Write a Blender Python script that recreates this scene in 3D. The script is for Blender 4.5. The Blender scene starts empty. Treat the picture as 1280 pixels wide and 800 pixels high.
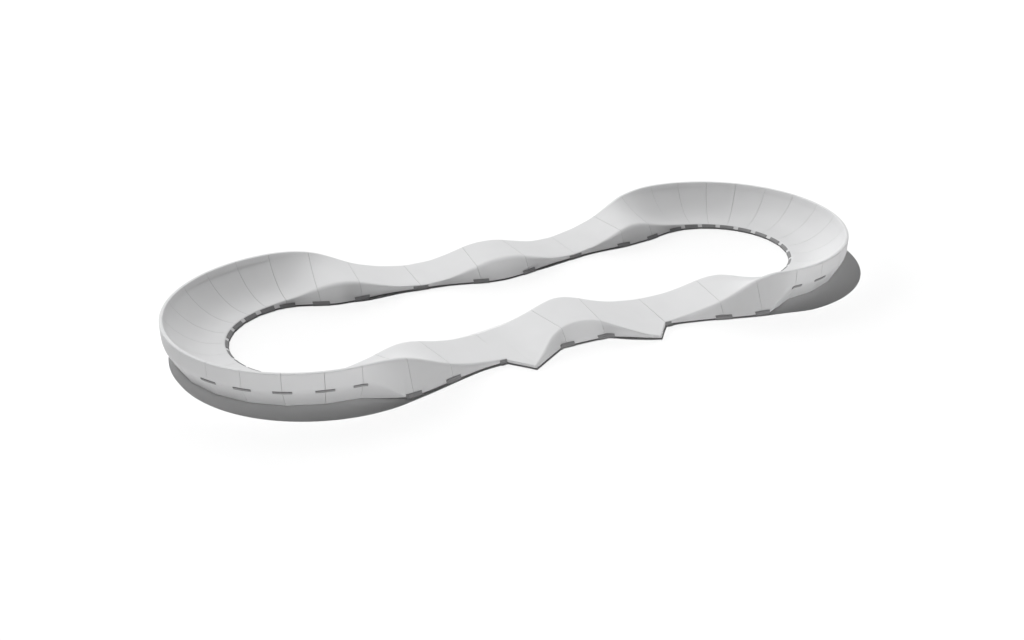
# White modular pump track on a white studio floor.
import bpy, math
import numpy as np
from mathutils import Vector

S = 2.4                      # metres per model unit (rim radius of a banked turn = 1 unit)
A = 1.6767                   # half distance between the two turn centres
RI = 0.5756                  # inner foot radius of the turns
RO = 1.010                     # rim radius
H = 0.264                    # rim height
BASE_H = 0.011                  # height of the dark band drawn along the base of every module
GAP = 0.0016                 # joint between modules

scene = bpy.context.scene
col = scene.collection

# ------------------------------------------------------------------ materials
def material(name, base, rough, spec=0.3, noise_scale=6.0, amount=0.03, bump=0.0):
    m = bpy.data.materials.new(name); m.use_nodes = True
    nt = m.node_tree; b = nt.nodes['Principled BSDF']
    tc = nt.nodes.new('ShaderNodeTexCoord')
    n = nt.nodes.new('ShaderNodeTexNoise'); n.inputs['Scale'].default_value = noise_scale
    n.inputs['Detail'].default_value = 3.0
    r = nt.nodes.new('ShaderNodeValToRGB')
    r.color_ramp.elements[0].position = 0.3; r.color_ramp.elements[1].position = 0.7
    lo = [c * (1 - amount) for c in base]; hi = [min(1, c * (1 + amount)) for c in base]
    r.color_ramp.elements[0].color = (*lo, 1); r.color_ramp.elements[1].color = (*hi, 1)
    nt.links.new(tc.outputs['Object'], n.inputs['Vector'])
    nt.links.new(n.outputs['Fac'], r.inputs['Fac'])
    nt.links.new(r.outputs['Color'], b.inputs['Base Color'])
    b.inputs['Roughness'].default_value = rough
    b.inputs['Specular IOR Level'].default_value = spec
    return m

M_SHELL = material('white_moulded_shell', (0.490, 0.491, 0.495), 0.6, 0.15, 2.5, 0.012)
M_DARK = material('dark_grey_base', (0.085, 0.085, 0.086), 0.7, 0.2, 20.0, 0.06)
M_PLATE = material('grey_connector', (0.165, 0.165, 0.167), 0.6, 0.2, 20.0, 0.05)
M_PLATE_OUT = material('pale_grey_connector', (0.225, 0.225, 0.227), 0.6, 0.2, 20.0, 0.05)
M_FLOOR = material('white_floor', (0.74, 0.74, 0.74), 0.9, 0.0, 0.5, 0.003)

# ------------------------------------------------------------------ curve tables
GX = np.linspace(-1.76, 1.76, 1761)
def smooth_table(xs, ys, sigma=0.035):
    v = np.interp(GX, xs, ys); k = int(4 * sigma / (GX[1] - GX[0])) + 1
    w = np.exp(-0.5 * ((np.arange(-k, k + 1) * (GX[1] - GX[0])) / sigma) ** 2); w /= w.sum()
    v = np.convolve(np.pad(v, k, mode='edge'), w, mode='valid')
    return lambda x: float(np.interp(x, GX, v))
def sym(xs, ys):
    return [-x for x in xs[::-1]] + list(xs), list(ys[::-1]) + list(ys)
def line_table(xs, ys):
    return lambda x: float(np.interp(x, xs, ys))

HX = [0.02, .1, .15, .3, .45, .65, .85, 1.0, 1.1, 1.2, 1.3, 1.4, 1.5, 1.6, 1.677, 1.76]
def heights(ctr, outer):
    side = ([.03, .052, .09, .125, .17, .21, .24, .255, .26, .26, .26] if outer
            else [.03, .048, .085, .117, .136, .132, .110, .083, .061, .050, .042])
    ys = [ctr, ctr * .985, ctr * .95, ctr * .66, ctr * .37] + side
    return smooth_table(*sym(HX, ys))
zi_back, zo_back = heights(.130, False), heights(.130, True)
zi_front, zo_front_plain = heights(.110, False), heights(.110, True)

# back straight, inner edge and outer edge (y), inner and outer foot (y)
yi_back = smooth_table([-1.76, -1.67, -1.52, -1.4, -1.28, -1.22, -1.14, -1.02, -.83, -.73, -.58, -.42, -.21, -.08, .06, .2, .27, .42, .59, .755, .93, 1.09, 1.2, 1.35, 1.5, 1.66, 1.76],
                       [.596, .594, .590, .575, .545, .522, .492, .472, .457, .445, .430, .425, .415, .430, .435, .420, .412, .415, .443, .475, .503, .522, .552, .583, .596, .595, .596])
yo_back = smooth_table([-1.76, -1.677, -1.48, -1.31, -1.2, -1.05, -.92, -.8, -.635, -.48, -.317, -.158, -.036, .074, .18, .31, .41, .617, .787, .966, 1.076, 1.215, 1.35, 1.48, 1.677, 1.76],
                       [1.0, 1.0, .996, .985, .955, .905, .892, .874, .847, .822, .800, .800, .815, .812, .795, .795, .806, .853, .887, .908, .917, .945, .98, .993, 1.0, 1.0])
fi_back = smooth_table([-1.76, -1.677, -1.613, -1.39, -1.347, -1.197, -.963, -.73, -.582, -.435, -.276, -.159, -.025, .142, .341, .426, .598, .798, 1.061, 1.195, 1.369, 1.588, 1.677, 1.76],
                       [.5756, .5756, .566, .478, .460, .452, .462, .455, .431, .399, .356, .322, .312, .338, .390, .411, .450, .469, .480, .478, .505, .566, .5756, .5756], 0.03)
def fo_back(x):
    return yo_back(x) + 0.8 * zo_back(x) if abs(x) < 1.40 else foot_transition(x)
def foot_transition(x):
    t = min(1, max(0, (abs(x) - 1.40) / (A - 1.40)))
    return (1 - t) * 1.083 + t * 0.942
# front straight (mirrored to positive y; the sign is applied later)
yi_front = smooth_table([-1.76, -1.677, -1.566, -1.46, -1.33, -1.245, -1.12, -1.0, -.88, -.663, -.53, -.397, -.207, -.055, .02, .114, .222, .324, .492, .658, .813, 1.006, 1.18, 1.346, 1.44, 1.52, 1.677, 1.76],
                        [.597, .597, .590, .590, .573, .566, .570, .557, .533, .497, .478, .462, .430, .370, .335, .350, .404, .455, .474, .499, .519, .543, .560, .560, .575, .590, .597, .597])
def fi_front(x):
    return fi_back(x)
# outer edge with the two pointed wings beside the middle hump
WXL, WXR = -0.497, 0.484
_yo_main = smooth_table([-1.76, -1.677, -1.523, -1.36, -1.225, -1.075, -.94, -.81, -.64, -.3, .3, .635, .7, .82, .94, 1.05, 1.19, 1.32, 1.41, 1.52, 1.677, 1.76],
                        [1.0, 1.0, .996, .973, .965, .957, .940, .922, .918, .88, .88, .915, .915, .910, .925, .945, .961, .966, .968, .975, 1.0, 1.0])
_wing_x = [WXL, -.43, -.37, -.31, -.26, -.206, -.16, -.11, -.05, 0.0, .05, .10, .145, .189, .259, .347, .42, WXR]
_wing_y = [1.083, 1.020, .968, .915, .868, .834, .809, .787, .775, .771, .775, .788, .820, .866, .935, 1.000, 1.045, 1.072]
_wing_z = [.026, .036, .052, .072, .086, .096, .103, .107, .110, .110, .109, .106, .102, .094, .076, .051, .033, .026]
_dx = np.linspace(WXL, WXR, 400)
def _sm(v, k=11):
    w = np.hanning(2 * k + 3)[1:-1]; w /= w.sum(); p = np.pad(v, k, mode='reflect', reflect_type='odd')
    return np.convolve(p, w, mode='valid')
_wy = _sm(np.interp(_dx, _wing_x, _wing_y)); _wz = _sm(np.interp(_dx, _wing_x, _wing_z))
SEAM_L, SEAM_R = -0.632, 0.620
def yo_front(x):
    if SEAM_L < x < WXL: t = (x - SEAM_L) / (WXL - SEAM_L); return .925 * (1 - t) + _wing_y[0] * t
    if WXR < x < SEAM_R: t = (SEAM_R - x) / (SEAM_R - WXR); return .918 * (1 - t) + _wing_y[-1] * t
    if WXL <= x <= WXR: return float(np.interp(x, _dx, _wy))
    return _yo_main(x)
def zo_front(x):
    if SEAM_L < x < WXL: t = (x - SEAM_L) / (WXL - SEAM_L); return .030 * (1 - t) + .026 * t
    if WXR < x < SEAM_R: t = (SEAM_R - x) / (SEAM_R - WXR); return .030 * (1 - t) + .026 * t
    if WXL <= x <= WXR: return float(np.interp(x, _dx, _wz))
    return zo_front_plain(x)
_fo_l = smooth_table([-1.76, -1.43, -1.272, -1.103, -.957, -.819, -.632, -.5], [1.09, 1.086, 1.063, 1.013, .974, .938, .916, .91], 0.025)
_fo_r = smooth_table([.5, .64, .679, .915, .99, 1.15, 1.296, 1.43, 1.76], [.895, .905, .914, .966, .986, 1.035, 1.070, 1.08, 1.09], 0.025)
def fo_front(x):
    if abs(x) > 1.40: return min(foot_transition(x), _fo_l(x) if x < 0 else _fo_r(x))
    if x <= SEAM_L: return _fo_l(x)
    if x >= SEAM_R: return _fo_r(x)
    xs = [SEAM_L, WXL, -.193, -.06, .06, .167, WXR + .003, SEAM_R]
    ys = [.930, 1.093, .892, .890, .890, .893, 1.082, .908]
    return float(np.interp(x, xs, ys))

# ------------------------------------------------------------------ cross-section
TT = [0, .06, .14, .23, .32, .41, .5, .58, .66, .73, .79, .84, .885, .925, .955, .978, 1.0]
def bowl(t):
    return 0.72 * t ** 2.42 + 0.28 * (1 - math.sqrt(max(0.0, 1 - t * t)))
def round_corner(prev, p, nxt, d, n=4):
    prev, p, nxt = (np.array(v) for v in (prev, p, nxt))
    a, b = prev - p, nxt - p
    la, lb = np.linalg.norm(a) + 1e-9, np.linalg.norm(b) + 1e-9
    q0 = p + a / la * min(d, .45 * la); q1 = p + b / lb * min(d, .45 * lb)
    return [tuple((1 - t) ** 2 * q0 + 2 * t * (1 - t) * p + t * t * q1) for t in np.linspace(0, 1, n + 1)]
def section(fi, ei, zi, eo, zo, fo, zk, ko, w):
    """polyline (h, z) from the inner foot over the riding surface to the outer foot; w = share of bowl shape"""
    lip = 0.024
    hi, ho = ei, eo - lip
    deck = []
    for t in TT:
        g = (1 - w) * t + w * bowl(t)
        deck.append((hi + (ho - hi) * t, zi + (zo - zi) * g))
    foot_i, foot_o = (fi, BASE_H), (fo, BASE_H - .009 * min(1, zk / .136))
    knee = (ko, max(zk, BASE_H + .0005))
    lipo = (eo, zo)
    pts = [foot_i]
    pts += round_corner(foot_i, deck[0], deck[2], min(.030, max(.004, .25 * (zi - BASE_H))))
    pts += deck[2:-2]
    pts += round_corner(deck[-3], deck[-1], lipo, .006)
    pts += round_corner(deck[-1], lipo, knee if zk > BASE_H + .01 else foot_o, .012 + .020 * (1 - w))
    if zk > BASE_H + .01:
        pts += round_corner(lipo, knee, foot_o, .006 + .030 * min(1, zk / .136) ** 2, 5)
    else:
        e = np.array(foot_o); q = np.array(pts[-1])
        pts += [tuple(q + (e - q) * k) for k in (.45, .7, .85, .93, .97, .985)]
    pts.append(foot_o)
    return pts

SEAMS = {'left': [0, 15.2, 30.6, 45.6, 60.4, 75.4, 90.5, 105.9, 121.3, 136.0, 151.1, 166.3, 180],
         'right': [0, 14.7, 29.2, 43.8, 58.9, 74.2, 89.8, 105.0, 120.0, 135.0, 150.0, 165.1, 180]}
def berm_params(theta, side):
    """theta: 0 at the back end of the turn, 180 at its front end (degrees)"""
    e = min(theta, 180 - theta)
    zi = np.interp(e, [0, 7, 15, 30, 90], [.050, .041, .035, .031, .030])
    ei = np.interp(e, [0, 15, 40, 90], [.600, .600, .600, .600])
    sm = SEAMS[side]; k = min(11, max(0, int(np.searchsorted(sm, theta, side='right')) - 1))
    half = (sm[k + 1] - sm[k]) / 2
    fo = .942 * math.cos(math.radians(half)) / math.cos(math.radians(theta - sm[k] - half))   # straight foot per panel
    return RI, float(ei), float(zi), RO, H, fo, .136, RO - .002, 1.0
def straight_params(x, front):
    """x: a number, or (x at the inner edge, x at the outer edge) for a slanted station"""
    xi, x = x if isinstance(x, tuple) else (x, x)
    fi, ei, zi, eo, zo, fo = ((fi_front(xi), yi_front(xi), zi_front(xi), yo_front(x), zo_front(x), fo_front(x)) if front
                              else (fi_back(xi), yi_back(xi), zi_back(xi), yo_back(x), zo_back(x), fo_back(x)))
    t = min(1, max(0, (abs(x) - 1.40) / (A - 1.40)))
    u = min(1, max(0, (abs(x) - 1.40) / (A - 1.40))); u = u * u * (3 - 2 * u)
    eo += (RO - 1.0) * u; zo += (H - .26) * u
    zk = .136 * math.sin(t * math.pi / 2)
    ko = (1 - t) * 1.083 + t * (RO - .002)
    w = min(1, max(0, (abs(x) - 1.0) / (A - 1.0))); w = w * w * (3 - 2 * w)
    fi = min(fi, ei - .004)
    return fi, ei, zi, eo, zo, max(fo, eo + .002) if zk < .012 else fo, zk, ko, w

def berm_frame(side, theta):
    a = math.radians(90 + theta)
    d = (math.cos(a), math.sin(a))
    if side == 'right': d = (-d[0], d[1])
    cx = -A if side == 'left' else A
    return lambda h, z: (S * (cx + h * d[0]), S * h * d[1], S * z)
def straight_frame(x, front):
    sg = -1 if front else 1
    xi, xo = x if isinstance(x, tuple) else (x, x)
    p = straight_params(x, front)
    def fr(h, z):
        t = min(1, max(0, (h - p[1]) / (p[3] - p[1])))
        return (S * (xi + (xo - xi) * t), S * sg * h, S * z)
    return fr

# ------------------------------------------------------------------ mesh helpers
def mesh_object(name, verts, faces, mat, parent, smooth_angle=32):
    me = bpy.data.meshes.new(name); me.from_pydata(verts, [], faces); me.update()
    import bmesh
    bm = bmesh.new(); bm.from_mesh(me)
    bmesh.ops.remove_doubles(bm, verts=bm.verts, dist=1e-5)
    bmesh.ops.recalc_face_normals(bm, faces=bm.faces)
    lim = math.radians(smooth_angle)
    for f in bm.faces: f.smooth = True
    for e in bm.edges:
        if len(e.link_faces) == 2: e.smooth = e.calc_face_angle(0) < lim
    bm.to_mesh(me); bm.free()
    me.materials.append(mat)
    o = bpy.data.objects.new(name, me); col.objects.link(o); o.parent = parent
    return o
def loft(sections):
    """closed solid through the section loops"""
    n = len(sections[0]); verts = [p for s in sections for p in s]; faces = []
    for k in range(len(sections) - 1):
        a, b = k * n, (k + 1) * n
        for i in range(n):
            j = (i + 1) % n
            faces.append((a + i, a + j, b + j, b + i))
    faces.append(tuple(range(n))); faces.append(tuple((len(sections) - 1) * n + i for i in range(n)))
    return verts, faces

# ------------------------------------------------------------------ the pump track
track = bpy.data.objects.new('pump_track', None); col.objects.link(track)
track['label'] = 'white modular pump track loop with banked turns and humps on a plain white floor'
track['category'] = 'pump track'

def build_module(name, stations):
    """stations: list of (params, frame)"""
    loops, bases = [], []
    for p, fr in stations:
        loops.append([fr(h, z) for h, z in section(*p)])
        fi, fo = p[0] + .002, p[5] - (.002 + .014 * min(1, p[6] / .136))
        bases.append([fr(fi, 0.0), fr(fi, BASE_H), fr(fo, BASE_H), fr(fo, 0.0)])
    m = mesh_object(name, *loft(loops), M_SHELL, track)
    mesh_object('dark_base', *loft(bases), M_DARK, m)
    return m

def build_plate(stations, outer, module, height=.028, proud=.0045):
    """grey connector plate lying on the foot of the side wall (or under the knee of a turn's outer wall)"""
    loops = []
    for p, fr in stations:
        fi, ei, zi, eo, zo, fo, zk, ko, w = p
        if outer and zk > .09:
            a, b = np.array((ko, zk + .004)), np.array((fo, BASE_H)); d = (b - a) / np.linalg.norm(b - a)
            q0, q1 = a + d * .004, a + d * .023; nrm = np.array((-d[1], d[0]))
            if nrm[0] < 0: nrm = -nrm
        else:
            f, e = ((fo, eo) if outer else (fi, ei)); z1 = zo if outer else zi
            a = np.array((f, BASE_H)); b = np.array((e, max(z1, .028))); d = (b - a) / np.linalg.norm(b - a)
            L = np.linalg.norm(b - a); q0, q1 = a, a + d * (min(.020, .9 * L) if outer or L > .04 else .78 * L)
            nrm = np.array((d[1], -d[0])) * (1 if outer else -1)
            if (nrm[0] < 0) == outer: nrm = -nrm
        loop = [q0 - nrm * .004, q0 + nrm * proud, q1 + nrm * proud, q1 - nrm * .004]
        if not (outer and zk > .09):                                    # the plate runs on down to the floor
            sg = 1 if outer else -1
            loop = [np.array((f - sg * .004, .0005)), np.array((f + sg * proud, .0005))] + loop[1:]
        loops.append([fr(*v) for v in loop])
    return mesh_object('connector_plate', *loft(loops), M_PLATE_OUT if outer and stations[0][0][6] > .05 else M_PLATE, module, 25)

ang_gap = math.degrees(GAP / 2 / .8)
berm_modules = {}
for side in ('left', 'right'):
    for k in range(12):
        t0, t1 = SEAMS[side][k] + ang_gap, SEAMS[side][k + 1] - ang_gap
        st = [(berm_params(t, side), berm_frame(side, t)) for t in np.linspace(t0, t1, 9)]
        berm_modules[side, k] = build_module('banked_turn_module', st)
    for k in range(13):
        mod = berm_modules[side, min(k, 11)]
        if k <= 11:                                                     # inner foot plates
            half = math.degrees(.0550 / RI)
            sk = SEAMS[side][k]; ts = np.linspace(sk - half if k else .0, sk + half, 7)
            st = [(berm_params(t, side), berm_frame(side, t)) for t in ts]
            if k == 0:                                                  # reaches back along the straight
                xs = np.linspace(.0575, .004, 4)
                sx = -1 if side == 'left' else 1
                st = [(straight_params(sx * (A - x), False), straight_frame(sx * (A - x), False)) for x in xs] + st[1:]
            build_plate(st, False, mod, proud=.0032)
        if k >= (8 if side == 'left' else 11):                           # outer plates under the knee
            half = math.degrees(.062 / RO)
            sk = SEAMS[side][k]; ts = np.linspace(sk - half, min(180.0, sk + half), 7)
            st = [(berm_params(t, side), berm_frame(side, t)) for t in ts]
            if k == 12:
                sx = -1 if side == 'left' else 1
                st += [(straight_params(sx * (A - x), True), straight_frame(sx * (A - x), True)) for x in np.linspace(.005, .030, 4)]
            build_plate(st, True, mod)

# joints of the straights: x at the inner and at the outer edge
BACK = [(-A, -A), (-1.442, -1.370), (-1.140, -1.085), (-.680, -.655), (-.222, -.175), (.190, .165), (.655, .650), (1.118, 1.080), (1.418, 1.370), (A, A)]
FRONT = [(-A, -A), (-1.440, -1.365), (-1.120, -1.055), (-.665, SEAM_L), (-.200, -.154), (.200, .148), (.655, SEAM_R), (1.110, 1.060), (1.420, 1.350), (A, A)]
KINDS = ['turn_entry_module', 'hump_module', 'roller_module', 'roller_module', 'hump_module', 'roller_module', 'roller_module', 'hump_module', 'turn_entry_module']
for front, seams in ((False, BACK), (True, FRONT)):
    mods = []
    for k in range(9):
        (i0, o0), (i1, o1) = seams[k], seams[k + 1]
        i0 += GAP / 2; o0 += GAP / 2; i1 -= GAP / 2; o1 -= GAP / 2
        n = max(5, int((o1 - o0) / .02))
        ts = list(np.linspace(0, 1, n))
        for c in ((WXL, -.193, .167, WXR, -1.40, 1.40) if front else (-1.40, 1.40)):
            t = (c - o0) / (o1 - o0)
            if .005 < t < .995:
                ts = [v for v in ts if abs(v - t) * (o1 - o0) > .004 or v in (0, 1)] + [t]
        xs = [(i0 + (i1 - i0) * t, o0 + (o1 - o0) * t) for t in sorted(ts)]
        name = KINDS[k]
        if front and k in (3, 5): name = 'winged_roller_module'
        mods.append(build_module(name, [(straight_params(x, front), straight_frame(x, front)) for x in xs]))
    for k in range(1, 9):
        c = seams[k][1 if front else 0]
        lo, hi = c - .0575, c + .0575
        if front and k == 3: hi = c - .001; lo = c - .05
        if front and k == 6: lo = c + .001; hi = c + .05
        st = [(straight_params(x, front), straight_frame(x, front)) for x in np.linspace(lo, hi, 12)]
        build_plate(st, front, mods[k if not (front and k == 3) else 2])

# ------------------------------------------------------------------ floor
R = 160.0
v = [(R * math.cos(2 * math.pi * k / 96), R * math.sin(2 * math.pi * k / 96), 0.0) for k in range(96)]
floor = mesh_object('floor', v, [tuple(range(96))], M_FLOOR, None)
floor['kind'] = 'structure'
floor.location.z = -0.002

# ------------------------------------------------------------------ light
def key_light(direction, dist, power, radius):
    l = bpy.data.lights.new('key_lamp', 'POINT'); l.energy = power; l.shadow_soft_size = radius
    o = bpy.data.objects.new('key_lamp', l); col.objects.link(o)
    o.location = Vector(direction).normalized() * dist
    return o
key_light((-0.10, 0.58, 1.0), 600.0, 16.4e6, 1.8)

# added fill light in the world, no source in view: a broad soft glow behind the track, a low soft strip of light on the viewer's side, dim elsewhere
world = bpy.data.worlds.new('World'); scene.world = world; world.use_nodes = True
nt = world.node_tree; bg = nt.nodes['Background']
tc = nt.nodes.new('ShaderNodeTexCoord'); sep = nt.nodes.new('ShaderNodeSeparateXYZ')
nt.links.new(tc.outputs['Generated'], sep.inputs[0])
def ramp01(sock, lo, hi):
    n = nt.nodes.new('ShaderNodeMapRange'); n.interpolation_type = 'SMOOTHSTEP'
    n.inputs['From Min'].default_value = lo; n.inputs['From Max'].default_value = hi
    nt.links.new(sock, n.inputs['Value']); return n.outputs['Result']
def op(kind, a, b):
    n = nt.nodes.new('ShaderNodeMath'); n.operation = kind
    for i, v in enumerate((a, b)):
        if isinstance(v, (int, float)): n.inputs[i].default_value = v
        else: nt.links.new(v, n.inputs[i])
    return n.outputs[0]
Y, Z = sep.outputs['Y'], sep.outputs['Z']
W_BACK, W_STRIP, W_LOW, W_MID = 2.3, 13.5, 7.0, 4.6
behind, ahead = ramp01(Y, 0.1, 0.7), ramp01(Y, -0.15, -0.7)
back = op('MULTIPLY', behind, op('MULTIPLY', ramp01(Z, 0.08, 0.25), ramp01(Z, 0.55, 0.45)))
strip = op('MULTIPLY', ahead, ramp01(Z, 0.05, 0.02))
low = op('MULTIPLY', ahead, op('MULTIPLY', ramp01(Z, 0.05, 0.06), ramp01(Z, 0.11, 0.09)))
mid = op('MULTIPLY', ahead, op('MULTIPLY', ramp01(Z, 0.09, 0.11), ramp01(Z, 0.18, 0.15)))
tot = op('ADD', op('ADD', op('MULTIPLY', back, W_BACK), op('MULTIPLY', low, W_LOW)), op('ADD', op('MULTIPLY', strip, W_STRIP), op('MULTIPLY', mid, W_MID)))
nt.links.new(tot, bg.inputs['Strength']); bg.inputs['Color'].default_value = (1, 1, 1, 1)

# ------------------------------------------------------------------ camera
az, el, dist, f, cx, cy = -2.0333, 0.44940, 9.1965, 1608.4557, -0.3058, -0.3434
cam = bpy.data.cameras.new('camera'); cam_o = bpy.data.objects.new('camera', cam); col.objects.link(cam_o)
fw = -Vector((math.cos(el) * math.cos(az), math.cos(el) * math.sin(az), math.sin(el)))
cam_o.location = (Vector((cx, cy, 0)) - fw * dist) * S
cam_o.rotation_euler = fw.to_track_quat('-Z', 'Y').to_euler()
cam.sensor_fit = 'HORIZONTAL'; cam.sensor_width = 36.0; cam.lens = 36.0 * f / 1280.0
cam.clip_end = 2000.0
scene.camera = cam_o
scene.render.resolution_x, scene.render.resolution_y = 1024, 640

vs = scene.view_settings
scene.display_settings.display_device = 'sRGB'
vs.view_transform = 'Standard'; vs.look = 'None'; vs.exposure = 0.19; vs.gamma = 1.0
